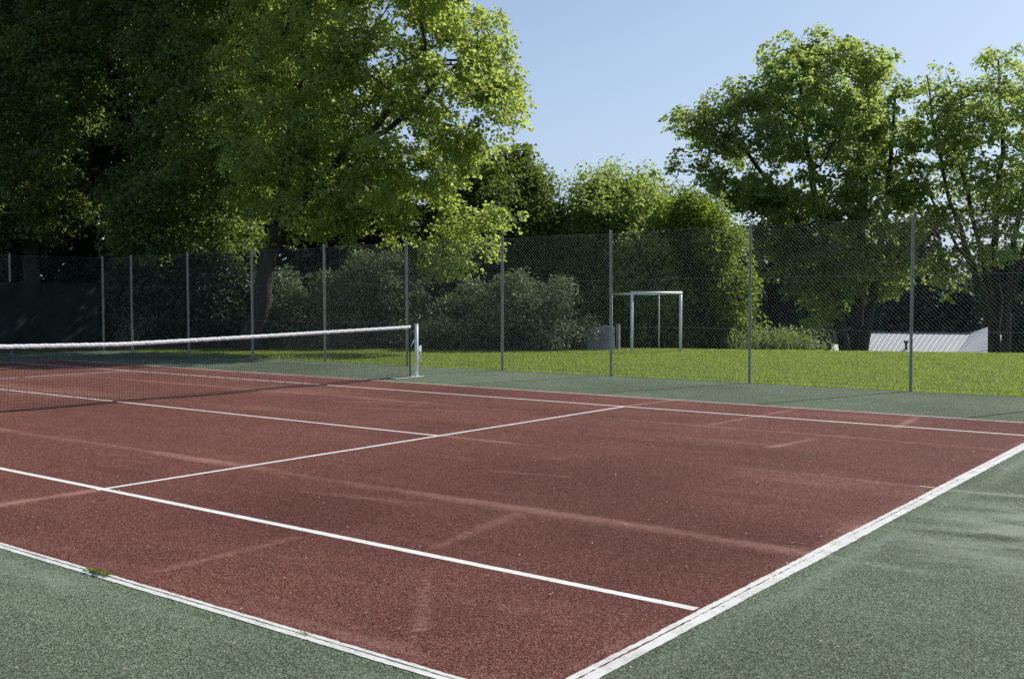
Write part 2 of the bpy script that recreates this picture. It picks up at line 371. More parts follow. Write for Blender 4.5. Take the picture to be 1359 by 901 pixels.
def strip(name, a, b, width, mat, z=0.0030, jit=0.003, group=None, offs=((0.0, 1.0),)):
    a = np.array(a, float); b = np.array(b, float); L = np.linalg.norm(b-a); d = (b-a)/L; nrm = np.array([-d[1], d[0]])
    n = int(L/0.03)+2; t = np.linspace(0, L, n); Vs = []; Qs = []; base = 0
    for lo, hi in offs:
        e0 = (lo-0.5)*width+rng.normal(0, jit*0.3, n)+(vnoise(t, t*0+a[1], 1.2, 61, 5)-0.5)*jit*2
        e1 = (hi-0.5)*width+rng.normal(0, jit*0.3, n)+(vnoise(t, t*0+a[1]+5, 1.2, 62, 5)-0.5)*jit*2
        P = a+t[:, None]*d
        for e in (e0, e1): Vs.append(np.column_stack([P+nrm*e[:, None], np.full(n, z)]))
        i = np.arange(n-1); Qs.append(np.stack([i, i+1, i+n+1, i+n], -1)+base); base += 2*n
    o = link(name, mesh_np(name, np.vstack(Vs), np.vstack(Qs)), mat)
    return tag(o, kind='structure')
for xs in (1, -1):
    # near and far half
    strip("service_line", (6.40*xs, -4.115), (6.40*xs, 4.115), 0.055, LINE, z=0.0035)
strip("centre_service_line", (-6.37, 0.09), (6.37, 0.07), 0.05, LINE, z=0.0040)
strip("sideline", (-11.80, -4.08), (11.82, -4.06), 0.062, LINE)
strip("sideline", (-11.80, 4.15), (11.82, 4.09), 0.052, LINE)
strip("sideline", (-11.87, 5.45), (11.90, 5.40), 0.062, LINE_OLD, jit=0.005)
strip("sideline", (-11.87, -5.52), (11.83, -5.52), 0.074, LINE_BASE, jit=0.006, offs=((0.0, 0.50), (0.66, 1.0)))
strip("line_groove", (-11.87, -5.515), (11.83, -5.515), 0.014, GROOVE, z=0.0023, jit=0.0015)
strip("baseline", (11.895, -5.57), (11.875, 5.45), 0.108, LINE_BASE, z=0.0036, jit=0.007, offs=((0.0, 0.60), (0.64, 1.0)))
strip("line_groove", (11.905, -5.45), (11.885, 5.43), 0.010, GROOVE, z=0.0027, jit=0.002)
strip("baseline", (-11.88, -5.45), (-11.88, 5.45), 0.10, LINE_OLD, z=0.0036, jit=0.005)
strip("centre_mark", (11.70, 0.10), (11.82, 0.10), 0.030, LINE_OLD, z=0.0040)

# small pale leaf bits and chippings lying on the court
n = 2200; cx = rng.uniform(5, 15.5, n); cyy = rng.uniform(-8.5, 7, n)
r_ = rng.uniform(0.003, 0.010, n); th = rng.uniform(0, 6.28, n); el = rng.uniform(0.35, 1, n)
dx = np.stack([np.cos(th), np.sin(th), rng.normal(0, .2, n)], -1)*r_[:, None]; dy = np.stack([-np.sin(th), np.cos(th), rng.normal(0, .2, n)], -1)*(r_*el)[:, None]
c0 = np.stack([cx, cyy, np.full(n, 0.014)], -1)
V = np.stack([c0-dx, c0-dy, c0+dx, c0+dy], 1).reshape(-1, 3)
tag(link("leaf_litter", mesh_np("leaf_litter", V, np.arange(4*n).reshape(-1, 4)), simple("dry_leaf_bits", (0.42, 0.36, 0.24), 0.8, 0.2, 0, 0.4, 9)),
    "tiny dry leaf bits scattered over the red and green court", "leaf litter", kind='stuff')

# weeds growing in the groove of the near sideline
def weed(x, y, n, size, label):
    a = rng.uniform(0, 2*np.pi, n); L = size*rng.uniform(0.4, 1, n); el = rng.uniform(0.1, 0.8, n)
    d = np.stack([np.cos(a)*np.cos(el)*1.4, np.sin(a)*np.cos(el)*0.6, np.sin(el)], -1)
    p0 = np.array([x, y, 0.006])+np.stack([rng.normal(0, size*.7, n), rng.normal(0, .004, n), np.zeros(n)], -1)
    side = np.cross(d, [0, 0, 1.]); side /= np.linalg.norm(side, axis=1)[:, None]
    wd = (L*0.13)[:, None]; mid = p0+d*(L*0.5)[:, None]; tip = p0+d*L[:, None]; tip[:, 2] = np.maximum(0.01, tip[:, 2]-L*0.3)
    V = np.stack([p0, mid-side*wd, tip, mid+side*wd], 1).reshape(-1, 3)
    o = link("weed_tuft", mesh_np("weed_tuft", V, np.arange(4*n).reshape(-1, 4)), L_YELLOW); tag(o, label, "weed", "weeds in the line groove")
weed(8.82, -5.515, 46, 0.075, "larger green weed tuft growing in the groove of the white near sideline")
weed(10.55, -5.515, 16, 0.035, "tiny weed sprig in the white sideline groove nearest the bottom corner")

# ------------------------------------------------------------------ grass blades
def blades(name, N, box, hmin, hmax, wd, mat, inside=None, lean=0.5):
    x = rng.uniform(box[0], box[1], N); y = rng.uniform(box[2], box[3], N)
    if inside is not None:
        k = inside(x, y); x = x[k]; y = y[k]; N = len(x)
    z = gz(x, y)
    h = rng.uniform(hmin, hmax, N)*(0.6+0.8*vnoise(x, y, 1.5, 71, 3)); a = rng.uniform(0, 2*np.pi, N); l = rng.normal(0, lean, (N, 2))*h[:, None]
    p = np.stack([x, y, z], -1); s = np.stack([np.cos(a), np.sin(a), np.zeros(N)], -1)*(wd*rng.uniform(.6, 1.3, N))[:, None]
    tip = p+np.stack([l[:, 0], l[:, 1], h], -1)
    V = np.stack([p-s, p+s, tip], 1).reshape(-1, 3)
    return link(name, mesh_np(name, V, np.arange(3*N).reshape(-1, 3)), mat)
def lawn_in(x, y):
    s = -0.3206*(x-CAM[0])+0.947*(y-CAM[1])
    edge = 9.13+0.16*(vnoise(x, y*0, 2.5, 73, 4)-0.45)
    return (s < 36.5) & (x*0.75+y < 40) & (y > edge) & (y < 16.5+0.95*(x+8)+4)
g = blades("lawn_grass", 430000, (-16, 17, 9.1, 31), 0.022, 0.048, 0.006, L_GRASS, lawn_in)
tag(g, "short bright green lawn grass behind the court fence", "grass", kind='stuff')

def edge_in(x, y):
    return (y > 9.10+0.05*vnoise(x, y*0, 2.5, 77, 3)) & (vnoise(x, y*0+3, 1.1, 78, 4) > 0.47)
g = blades("long_grass", 9000, (-14, 17, 9.08, 9.32), 0.06, 0.16, 0.006, L_GRASS, edge_in, 0.35)
tag(g, "longer untrimmed grass growing along the foot of the court fence", "grass", kind='stuff')

# ------------------------------------------------------------------ fences
FY = 9.10
POSTX = [17.75, 14.80, 11.90, 8.95, 6.04, 3.02, 0.20, -2.68, -5.55, -8.45, -11.35, -14.25, -15.85]
FH = 2.93
fence = empty("chain_link_fence", (1.0, FY, 0), "tall galvanised chain link fence running along the lawn side of the court", "fence", "court fences")
def chain(L0, L1, H, place, step=0.075, r=0.0016, z0=0.03):
    A = []; B = []
    s0 = L0-H
    for sgn in (1, -1):
        s = np.arange(L0-H, L1+H, step)
        for t in s:
            # line z = sgn*(u-t) clipped to [L0,L1]x[z0,H]
            if sgn > 0: u0, u1 = t+z0, t+H; za, zb = z0, H
            else: u0, u1 = t-z0, t-H; za, zb = z0, H
            ua, ub = u0, u1
            lo, hi = min(ua, ub), max(ua, ub)
            if hi <= L0 or lo >= L1: continue
            def zc(u): return (u-t) if sgn > 0 else (t-u)
            ca = min(max(ua, L0), L1); cb = min(max(ub, L0), L1)
            A.append(place(ca, zc(ca), sgn)); B.append(place(cb, zc(cb), sgn))
    return bars(np.array(A), np.array(B), r, 4)
V, Q = chain(-15.85, 17.75, FH-0.03, lambda u, z, s: (u, FY+0.045+0.0016*s, z), 0.072, 0.0010)
link("wire_mesh", mesh_np("wire_mesh", V, Q, True), WIRE, fence)
for z in (0.06, 1.0, 1.95, FH-0.03):
    pts = np.array([[x, FY+0.05, z-0.012*math.cos(x*2.1)] for x in np.linspace(-15.85, 17.75, 140)])
    tb = MB(); tb.tube(pts, 0.0022, 5); tb.build("tension_wire", WIRE, fence, True)
def post(x, y, parent, h=FH+0.03, ang=0.0, lean=0.0):
    p = MB(); c, s = math.cos(ang), math.sin(ang)
    ax = np.array([[c, s, 0], [-s, c, 0], [lean, 0, 1.0]])
    p.box((x+lean*h/2, y, h/2-0.05), (0.052, 0.006, h+0.1), ax)                  # flange of the T section
    p.box((x+lean*h/2+0.020*s, y-0.0285*c, h/2-0.05), (0.006, 0.050, h+0.1), ax)  # web
    return p.build("post", GALV, parent)
for i, x in enumerate(POSTX): post(x, FY, fence, lean=0.004*math.sin(i*2.3), h=FH+0.03+0.01*math.sin(i*5))
# corner brace of the side fence (far left)
endf = empty("chain_link_fence", (-15.95, 0, 0), "chain link fence closing the shaded far end of the court behind the windscreen", "fence", "court fences")
V, Q = chain(-11.0, FY, FH-0.03, lambda u, z, s: (-15.95-0.045-0.0016*s, u, z), 0.072, 0.0010)
link("wire_mesh", mesh_np("wire_mesh", V, Q, True), WIRE, endf)
for z in (0.06, 1.0, 1.95, FH-0.03):
    tb = MB(); tb.tube([(-15.99, -11, z), (-15.99, 0, z), (-15.99, FY, z)], 0.0022, 5); tb.build("tension_wire", WIRE, endf, True)
for y in (6.2, 3.3, 0.4, -2.5, -5.4, -8.3, -11.0): post(-15.95, y, endf, ang=math.pi/2)
ys = np.linspace(-10.5, FY-0.12, 120); zs = np.linspace(0.12, 2.12, 12)
Yg, Zg = np.meshgrid(ys, zs, indexing='ij')
Xg = -15.88+0.02*np.sin(Yg*3.1+Zg)+0.015*np.sin(Yg*9.0)*np.cos(Zg*2)
Zg = Zg-0.02*np.abs(np.sin(Yg*1.1))
V = np.stack([Xg, Yg, Zg], -1).reshape(-1, 3); V2 = V.copy(); V2[:, 0] -= 0.004
f0 = grid_faces(120, 12)
me = mesh_np("windscreen", np.vstack([V, V2]), np.vstack([f0, f0[:, ::-1]+len(V)]), True)
tag(link("windscreen", me, SCREEN), "dark green windscreen sheet tied to the shaded end fence", "windscreen")

# ------------------------------------------------------------------ tennis net
YP = 6.55; YN0, YN1 = -6.40, 6.36
def topz(y): return 1.045-0.125*(1-(abs(y)/YP)**1.15)
def botx(y): return 0.04+0.10*math.sin(y*0.7)*0.4-0.10*math.exp(-((y+2)/3)**2)
net = empty("tennis_net", (0, 0, 0), "black cord tennis net with white top tape stretched across the red court", "tennis net")
def npt(y, k):          # k: 0 bottom, 1 top
    z = 0.03+k*(topz(y)-0.045-0.03)
    zz = z+0.012*math.sin(y*2.3+1)*(1-k)
    return (botx(y)*(1-k)**1.6, y, zz)
A = []; B = []
ysn = np.arange(YN0, YN1, 0.045); ks = np.linspace(0, 1, 22)
for i, y in enumerate(ysn):
    kk = np.linspace(0, 1, 6)
    pts = [npt(y+0.008*math.sin(i*0.9)*(1-k), k) for k in kk]
    A += pts[:-1]; B += pts[1:]
ysh = np.linspace(YN0, YN1, 90)
for j, k in enumerate(ks):
    pts = [npt(y, min(1, max(0, k+0.004*math.sin(y*5+j)))) for y in ysh]
    A += pts[:-1]; B += pts[1:]
V, Q = bars(A, B, 0.0021, 3)
link("net_mesh", mesh_np("net_mesh", V, Q), NETCORD, net)
tb = MB(); tb.tube([np.array(npt(y, 0))+np.array([0.004, 0, -0.006]) for y in ysh], 0.008, 6); tb.build("bottom_cord", NETCORD, net, True)
tb = MB(); tb.tube([np.array(npt(YN1, k)) for k in np.linspace(0, 1, 5)], 0.012, 6); tb.build("side_cord", NETCORD, net, True)
# tape
yt = np.linspace(YN0, YN1+0.02, 400); V = []; n = len(yt)
for y in yt:
    zt = topz(y)+0.002*math.sin(y*31); hw = 0.032+0.003*math.sin(y*23)
    for (dx, dz) in ((-0.004, -0.058), (-0.007, -0.03), (-0.006, 0), (0, 0.004), (0.006, 0), (0.007+0.002*math.sin(y*40), -0.03), (0.004, -0.058+0.003*math.sin(y*27))):
        V.append((dx, y, zt+dz))
K = 7; i = np.arange(n-1)[:, None]*K; j = np.arange(K)[None]; j2 = (j+1) % K
Q = np.stack([i+j, i+j2, i+K+j2, i+K+j], -1).reshape(-1, 4)
link("top_tape", mesh_np("top_tape", np.array(V), Q, True), TAPE, net)
tb = MB(); tb.tube([(0, YN1, topz(YN1)-0.004), (0, YP-0.03, 1.045)], 0.004, 6); tb.build("net_cable", NETCORD, net, True)
tb = MB(); tb.tube([(0.0, YN1+0.0, 0.60), (0, YP-0.03, 0.80)], 0.011, 6); tb.build("tie_strap", WHITE_OLD, net, True)

def net_post(y, sgn, label):
    t = empty("net_post", (0, y, 0), label, "net post", "net posts")
    b = MB(); b.tube([(0, y, 0.0), (0, y, 0.55), (0, y, 1.06)], 0.036, 16); b.tube([(0, y, 1.06), (0, y, 1.075)], 0.040, 16); b.build("pole", WHITE, t, True)
    f = MB(); f.box((0.11, y-sgn*0.32, 0.016), (0.05, 0.80, 0.012)); f.box((-0.11, y-sgn*0.32, 0.016), (0.05, 0.80, 0.012)); f.box((0, y-sgn*0.02, 0.0165), (0.17, 0.14, 0.011))
    f.box((0, y-sgn*0.68, 0.0165), (0.17, 0.08, 0.011)); f.build("foot_plate", WHITE_OLD, t)
    wq = MB(); wq.box((0, y+sgn*0.075, 0.56), (0.07, 0.065, 0.10)); wq.tube([(0.0, y+sgn*0.10, 0.60), (0, y+sgn*0.13, 0.63)], 0.020, 10); wd = wq.build("winder", WHITE, t)
    hq = MB(); hq.tube([(0.02, y+sgn*0.115, 0.59), (0.02, y+sgn*0.09, 0.47), (0.02, y+sgn*0.065, 0.36)], 0.010, 8)
    hq.tube([(0.02, y+sgn*0.06, 0.36), (0.02, y+sgn*0.14, 0.31)], 0.009, 8)
    h = hq.build("handle", WHITE_OLD, None, True); h.parent = wd; h.location = (0, 0, 0)
    return t
net_post(YP, 1, "white round net post with winder at the lawn side of the court")

# ------------------------------------------------------------------ small goal on the lawn
ga = at(838.5, 466, 31.0); gb = at(903, 464, 31.6); ga[2] = gb[2] = 0
dg = (gb-ga)/np.linalg.norm(gb-ga); ng = np.array([-dg[1], dg[0], 0])   # away from the court
GH = 1.76
goal = empty("small_goal", (ga+gb)/2, "small white metal goal frame standing on the lawn before the dark hedge", "goal")
def bar_(name, a, b, r, mat=WHITE, sides=10):
    t = MB(); t.tube([a, (np.array(a)+np.array(b))/2, b], r, sides); return t.build(name, mat, goal, True)
up = np.array([0, 0, 1.]); zl = np.array([0, 0, -0.03])
bar_("goal_post", ga+zl, ga+up*GH, 0.045); bar_("goal_post", gb+zl, gb+up*(GH-0.0), 0.045)
bar_("crossbar", ga+up*GH-dg*0.045, gb+up*GH+dg*0.045, 0.046)
back = ng*1.35-dg*0.0
bar_("rear_post", ga+back+zl, ga+back+up*(GH-0.04), 0.022, WHITE_OLD, 8); bar_("rear_post", gb+back+zl, gb+back+up*(GH-0.04), 0.020, WHITE_OLD, 8)
bar_("top_stay", ga+up*GH, ga+back+up*(GH-0.04), 0.020, WHITE_OLD, 8); bar_("top_stay", gb+up*GH, gb+back+up*(GH-0.04), 0.020, WHITE_OLD, 8)
bar_("rear_crossbar", ga+back+up*(GH-0.04), gb+back+up*(GH-0.04), 0.014, WHITE_OLD, 8)

# weathered board leaning beside the goal: rounded sheet with a post on its right
pb = at(797, 464, 32.6); pb[2] = gz(pb[0], pb[1])
hb = MB(); wdx = 0.42
outl = [(-wdx, 0), (wdx, 0), (wdx, 0.72), (0.1, 0.78), (-0.25, 0.70), (-wdx, 0.5)]
P3 = np.array([pb+R2*u+up*v for u, v in outl]); Pb = P3+np.array([0.0, 0.05, 0.0])
bmq = bmesh.new(); vs1 = [bmq.verts.new(p) for p in P3]; vs2 = [bmq.verts.new(p) for p in Pb]
bmq.faces.new(vs1); bmq.faces.new(vs2[::-1])
for i in range(len(vs1)): bmq.faces.new((vs1[i], vs2[i], vs2[(i+1) % 6], vs1[(i+1) % 6]))
bmesh.ops.recalc_face_normals(bmq, faces=bmq.faces)
me = bpy.data.meshes.new("panel"); bmq.to_mesh(me); bmq.free()
bo = empty("board_panel", pb, "pale grey weathered board with one cut corner standing behind the goal", "board")
link("panel", me, BOARD, bo)
t = MB(); t.box(pb+R2*0.56+up*0.40, (0.10, 0.10, 0.84)); t.build("stake", BOARD, bo)

# ------------------------------------------------------------------ building beyond the crest
def local(px, D):
    p = at(px, 450, D); return np.array([p[0], p[1]])
HB = 60.0
fx = np.array([R2[0], R2[1]]); fx /= np.linalg.norm(fx)
hd = np.array([-0.20, 0.98])                      # away from the camera there
e = np.array([hd[1], -hd[0]])                     # along the ridge, to the right
def hz(py, D): return at(1200, py, D)[2]
hc = at(1230, 450, HB)
house = empty("house", (hc[0], hc[1], -6.3), "low house beyond the crest with a pale metal roof and small gable", "house")
def P(u, v, z): return np.array([hc[0]+e[0]*u+hd[0]*v, hc[1]+e[1]*u+hd[1]*v, z])
def slab(mb, quad, th=0.05, ribs=0, rdir=0):
    q_ = np.array(quad); nrm = np.cross(q_[1]-q_[0], q_[3]-q_[0]); nrm /= np.linalg.norm(nrm)
    if nrm[2] < 0: nrm = -nrm
    mb.add(np.vstack([q_, q_-nrm*th]), [[0, 1, 2, 3], [7, 6, 5, 4], [0, 4, 5, 1], [1, 5, 6, 2], [2, 6, 7, 3], [3, 7, 4, 0]])
    for k in range(ribs):
        t = (k+0.5)/ribs
        a = q_[0]*(1-t)+q_[1]*t; b = q_[3]*(1-t)+q_[2]*t
        mb.tube([a+nrm*0.004, b+nrm*0.004], 0.016, 4, False)
ze = hz(440.5, HB+3)
U0, U1 = -3.95, 3.3
rf = MB()
slab(rf, [P(U0-0.4, -3.2, ze-1.35), P(1.6, -3.2, ze-1.35), P(2.4, 0.3, ze), P(U0, 0.3, ze)], ribs=22)
slab(rf, [P(U0, 0.3, ze), P(U1, 0.3, ze), P(U1, 3.8, ze-1.35), P(U0, 3.8, ze-1.35)])
# wing with its ridge towards the court
zw = hz(433.5, HB-2)
slab(rf, [P(1.5, -3.35, ze-1.33), P(2.35, 0.26, ze+0.06), P(3.35, 0.5, zw), P(3.75, -3.35, zw-1.40)], ribs=9)
slab(rf, [P(3.78, -3.35, zw-1.40), P(3.37, 0.5, zw), P(3.95, 1.6, zw-0.6), P(4.3, -2.0, zw-1.6)])
# lower lean-to on the left
slab(rf, [P(-7.4, -3.6, ze-1.45), P(U0-0.5, -3.6, ze-1.45), P(U0-0.4, 0.0, ze-0.72), P(-6.6, 0.0, ze-0.74)], ribs=16)
rfo = rf.build("roof", ROOF, house)
rt = MB(); rt.tube([P(U0, 0.3, ze+0.02), P(U1-0.6, 0.3, ze+0.02)], 0.045, 6); rq = rt.build("ridge_cap", simple("grey_ridge_cap", (0.24, 0.25, 0.26), 0.6), None); rq.parent = rfo
cq = MB(); vp = P(-0.95, -1.9, ze-0.86); cq.tube([vp, vp+up*0.36], 0.07, 10); cq.tube([vp+up*0.36, vp+up*0.50], 0.13, 10)
c_ = cq.build("vent_pipe", simple("dark_vent_metal", (0.08, 0.08, 0.08), 0.5), None, True); c_.parent = rfo
wl = MB(); wc = P(0, 0.2, (ze-1.5-6.4)/2); axh = np.array([[e[0], e[1], 0], [hd[0], hd[1], 0], [0, 0, 1.]])
wl.box(wc, (U1-U0-0.3, 6.4, abs(ze-1.5+6.4)), axh); wc2 = P(3.1, -2.4, (zw-1.6-6.4)/2); wl.box(wc2, (2.1, 4.6, abs(zw-1.6+6.4)), axh)
wc3 = P(-5.6, -1.7, (ze-1.6-6.4)/2); wl.box(wc3, (3.2, 3.0, abs(ze-1.6+6.4)), axh)
wl.build("wall", PLASTER, house)

# ------------------------------------------------------------------ trees
def in_poly(pts, poly):
    x, y = pts[:, 0], pts[:, 1]; c = np.zeros(len(x), bool); n = len(poly)
    for i in range(n):
        x1, y1 = poly[i]; x2, y2 = poly[(i+1) % n]
        k = ((y1 > y) != (y2 > y)) & (x < (x2-x1)*(y-y1)/((y2-y1) or 1e-9)+x1); c ^= k
    return c
def edge_dist(pts, poly):
    d = np.full(len(pts), 1e9)
    for i in range(len(poly)):
        d = np.minimum(d, segd(pts[:, 0], pts[:, 1], poly[i], poly[(i+1) % len(poly)]))
    return d
def crown_blobs(poly, D, R, thick, spacing=1.15, seed=0, edge=0.5, shell=None):
    """clump centres filling a crown of real depth: outline at distance D, as deep as it is wide"""
    r_ = np.random.default_rng(seed); poly = np.array(poly, float)
    lo = poly.min(0); hi = poly.max(0); k = FPX/D; out = []
    nl = max(1, int(round(2*thick/(R*spacing))))
    for l in range(nl):
        dz = (l+0.5)/nl*2-1
        sp = R*spacing*k
        gx_ = np.arange(lo[0], hi[0], sp); gy_ = np.arange(lo[1], hi[1], sp)
        P_ = np.stack(np.meshgrid(gx_, gy_), -1).reshape(-1, 2)+r_.uniform(-.5, .5, (len(gx_)*len(gy_), 2))*sp
        P_ = P_[in_poly(P_, poly)]
        if not len(P_): continue
        ed = edge_dist(P_, poly)/k
        allow = np.minimum(thick, 0.35*R+ed*1.1)
        keep = (ed > R*edge) & (abs(dz)*thick <= allow+R*0.4)
        if shell: keep &= (abs(dz)*thick > allow-shell*R) | (ed < shell*R) | (r_.random(len(P_)) < 0.3)
        P_ = P_[keep]
        for p_ in P_[:]: out.append(at(p_[0], p_[1], D+dz*thick+r_.uniform(-.3, .3)*R))
    return np.array(out)

def leaves(C, L, W, up_bias, r_, droop=0.3, out=None):
    N = len(C)
    nrm = r_.normal(0, 1, (N, 3)); nrm /= np.linalg.norm(nrm, axis=1)[:, None]; nrm[:, 2] = np.abs(nrm[:, 2]); nrm += np.array([0, 0, up_bias])
    if out is not None: nrm += out*0.5
    nrm /= np.linalg.norm(nrm, axis=1)[:, None]
    t = r_.normal(0, 1, (N, 3)); t[:, 2] -= droop; t -= (t*nrm).sum(1)[:, None]*nrm; t /= np.linalg.norm(t, axis=1)[:, None]
    b = np.cross(nrm, t); s = r_.uniform(0.5, 1.5, N)[:, None]
    fold = nrm*(W*0.22)*s
    V = np.stack([C-t*L*.5*s, C+b*W*.5*s+fold, C+t*L*.5*s, C-b*W*.5*s+fold], 1).reshape(-1, 3)
    return V, np.arange(4*N).reshape(-1, 4)

def tree(name, label, cat, group, base, stems, blobs, R, leafmat, seed, nclus=12, nleaf=24, L=0.13, W=0.10, flat=0.55,
         bark=BARK, clr=0.30, up_bias=0.35, twig=True, r_tip=0.012, rmax=None, droop=0.3, sinkz=0.3, stem_weight=1.0, fill=0.6):
    r_ = np.random.default_rng(seed)
    base = np.array(base, float); base[2] = gz(base[0], base[1])
    root = empty(name, base, label, cat, group)
    # skeleton nodes: stems first
    nodes = []; par = []; stemr = []; plen = []
    wood = MB()
    for st in stems:
        pts = np.array([p[:3] for p in st], float); rad = np.array([p[3] for p in st])
        # resample with a little wander
        tt = np.linspace(0, 1, 4*(len(pts)-1)+1)*(len(pts)-1); i0 = np.minimum(tt.astype(int), len(pts)-2); f = tt-i0
        P_ = pts[i0]*(1-f)[:, None]+pts[i0+1]*f[:, None]; rr = rad[i0]*(1-f)+rad[i0+1]*f
        P_[1:-1] += r_.normal(0, 0.04, (len(P_)-2, 3))
        P_[0, 2] -= sinkz; rr = rr.copy(); rr[0] *= 1.3; rr[1] *= 1.08
        wood.tube(P_, rr, 12)
        pl = 0
        for i_, p_ in enumerate(P_):
            if i_ >= len(P_)*0.25:
                nodes.append(p_); par.append(-1); stemr.append(rr[i_]); plen.append(0.25*stem_weight*np.linalg.norm(p_-base))
    ns = len(nodes)
    clus_all = []; 
    if len(blobs):
        order = np.argsort([min(np.linalg.norm(np.array(nodes[:ns])-b, axis=1)) for b in blobs])
        for k in order:
            b = blobs[k]; N_ = np.array(nodes); d = np.linalg.norm(N_-b, axis=1)
            pen = np.where(N_[:, 2] > b[2]+0.3, (N_[:, 2]-b[2])*0.6, 0)
            c = d+0.35*np.array(plen)+pen
            c[d < 1e-6] = 1e9
            j = int(np.argmin(c)); nodes.append(b); par.append(j); plen.append(plen[j]+d[j]); stemr.append(0)
        cnt = np.zeros(len(nodes)); 
        for i in range(len(nodes)-1, ns-1, -1):
            cnt[i] += 1
            j = i
        # accumulate children (parents always precede children in the list)
        for i in range(len(nodes)-1, ns-1, -1):
            if par[i] >= ns: cnt[par[i]] += cnt[i]
        rad = r_tip*1.3*cnt**0.5
        for i in range(ns, len(nodes)):
            a = np.array(nodes[par[i]]); b = np.array(nodes[i]); d = np.linalg.norm(b-a)
            ra = rad[i]*1.15; 
            if par[i] < ns: ra = min(ra*1.1, stemr[par[i]]*0.8)
            mid1 = a*.67+b*.33+r_.normal(0, 0.06*d, 3)+np.array([0, 0, 0.05*d]); mid2 = a*.33+b*.67+r_.normal(0, 0.06*d, 3)+np.array([0, 0, 0.06*d])
            wood.tube([a, mid1, mid2, b], [ra, (ra*2+rad[i])/3, (ra+rad[i]*2)/3, rad[i]], 6 if rad[i] > 0.03 else 4, False)
        # leaf clusters round every clump centre
        nb = len(blobs); B_ = np.repeat(blobs, nclus, 0)
        dr = r_.normal(0, 1, (nb*nclus, 3)); dr /= np.linalg.norm(dr, axis=1)[:, None]
        rr = R*r_.uniform(0.35, 1.08, nb*nclus)**0.7
        bs = np.repeat(r_.uniform(0.75, 1.2, nb), nclus)
        Cc = B_+dr*(rr*bs)[:, None]*np.array([1, 1, 0.8])
        keep = r_.random(len(Cc)) < 0.92
        Cc = Cc[keep]; dr = dr[keep]; B_ = B_[keep]
        if twig:
            k = r_.random(len(Cc)) < 0.6
            Vt, Qt = bars(B_[k], Cc[k], np.stack([np.full(k.sum(), r_tip*0.8), np.full(k.sum(), r_tip*0.3)], -1), 3)
            wood.add(Vt, Qt)
        nl = r_.poisson(nleaf, len(Cc)); Cl = np.repeat(Cc, nl, 0); dl = np.repeat(dr, nl, 0)
        off = r_.normal(0, 1, (len(Cl), 3)); off *= (r_.random(len(Cl))**0.45*1.75/np.linalg.norm(off, axis=1))[:, None]; off *= np.array([clr, clr, clr*flat])
        off[:, 2] -= 0.35*(off[:, 0]**2+off[:, 1]**2)/max(clr, .01)     # sprays droop at their rims
        Vl, Ql = leaves(Cl+off, L, W, up_bias, r_, droop, dl)
        nf = int(9*fill/0.6) if fill > 0 else 0; Fc = np.repeat(blobs, nf, 0)+r_.normal(0, 1, (nb*nf, 3))*R*0.22     # oversized leaf quads added inside each clump to block light
        Vf, Qf = leaves(Fc, R*.42, R*0.32, 0.0, r_)
        Vl = np.vstack([Vl, Vf]); Ql = np.arange(len(Vl)).reshape(-1, 4)
    wood.build("trunk", bark, root, True)
    if len(blobs): link("crown", mesh_np("crown", Vl, Ql), leafmat, root)
    return root, (len(Vl)//4 if len(blobs) else 0)

tot = 0
def S(*pts):     # stem from (px, py, D, radius)
    return [tuple(at(a, b, d))+(r,) for a, b, d, r in pts]
def ground_at(px, D):
    p = at(px, 450, D); return np.array([p[0], p[1], gz(p[0], p[1])])
def B0(px, D, r): g_ = ground_at(px, D); return (g_[0], g_[1], g_[2], r)
G1 = "trees around the court"

# 1 the big sunlit maple overhanging the fence
poly = [(300, -170), (520, -190), (640, -100), (668, -20), (672, 30), (706, 85), (712, 150), (690, 178), (655, 185), (640, 215), (650, 270), (668, 312), (655, 352), (615, 388), (575, 360), (550, 322), (505, 318), (455, 312), (430, 335), (395, 345), (350, 318), (320, 310), (290, 250), (280, 100)]
b = crown_blobs(poly, 31.5, 0.78, 2.5, 1.52, 11, shell=1.9, edge=0.25)
st = [[B0(333, 33.0, .33)]+S((350, 380, 32.8, .27), (366, 310, 32.5, .24), (385, 200, 32.2, .19), (400, 60, 32, .13), (420, -80, 32, .07)),
      S((366, 310, 32.5, .17), (430, 230, 31.5, .13), (500, 170, 31, .10), (560, 90, 30.5, .06)),
      S((372, 270, 32.5, .15), (470, 205, 32.5, .10), (555, 140, 32.5, .08), (620, 70, 32.5, .045))]
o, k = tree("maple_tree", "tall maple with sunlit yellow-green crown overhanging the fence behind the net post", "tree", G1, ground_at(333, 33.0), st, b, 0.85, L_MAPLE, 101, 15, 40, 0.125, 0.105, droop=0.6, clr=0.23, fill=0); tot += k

# 2 shaded trees on the left
polyA = [(-160, -160), (150, -170), (200, -60), (190, 60), (150, 170), (135, 260), (100, 350), (30, 340), (-20, 330), (-80, 350), (-160, 330)]
b = crown_blobs(polyA, 37.5, 1.05, 3.6, 1.25, 12, shell=1.6)
st = [[B0(40, 38.5, .36)]+S((40, 380, 38.5, .30), (45, 250, 38.3, .24), (30, 60, 38, .15), (20, -90, 38, .07))]
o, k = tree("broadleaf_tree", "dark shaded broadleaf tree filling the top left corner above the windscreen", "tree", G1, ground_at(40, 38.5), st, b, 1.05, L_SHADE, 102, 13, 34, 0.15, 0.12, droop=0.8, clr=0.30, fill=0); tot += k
polyB = [(130, -170), (380, -180), (390, -40), (365, 120), (365, 250), (345, 335), (290, 345), (240, 335), (190, 350), (140, 300), (165, 120)]
b = crown_blobs(polyB, 35.5, 1.0, 3.6, 1.12, 13, shell=1.6, edge=0.3)
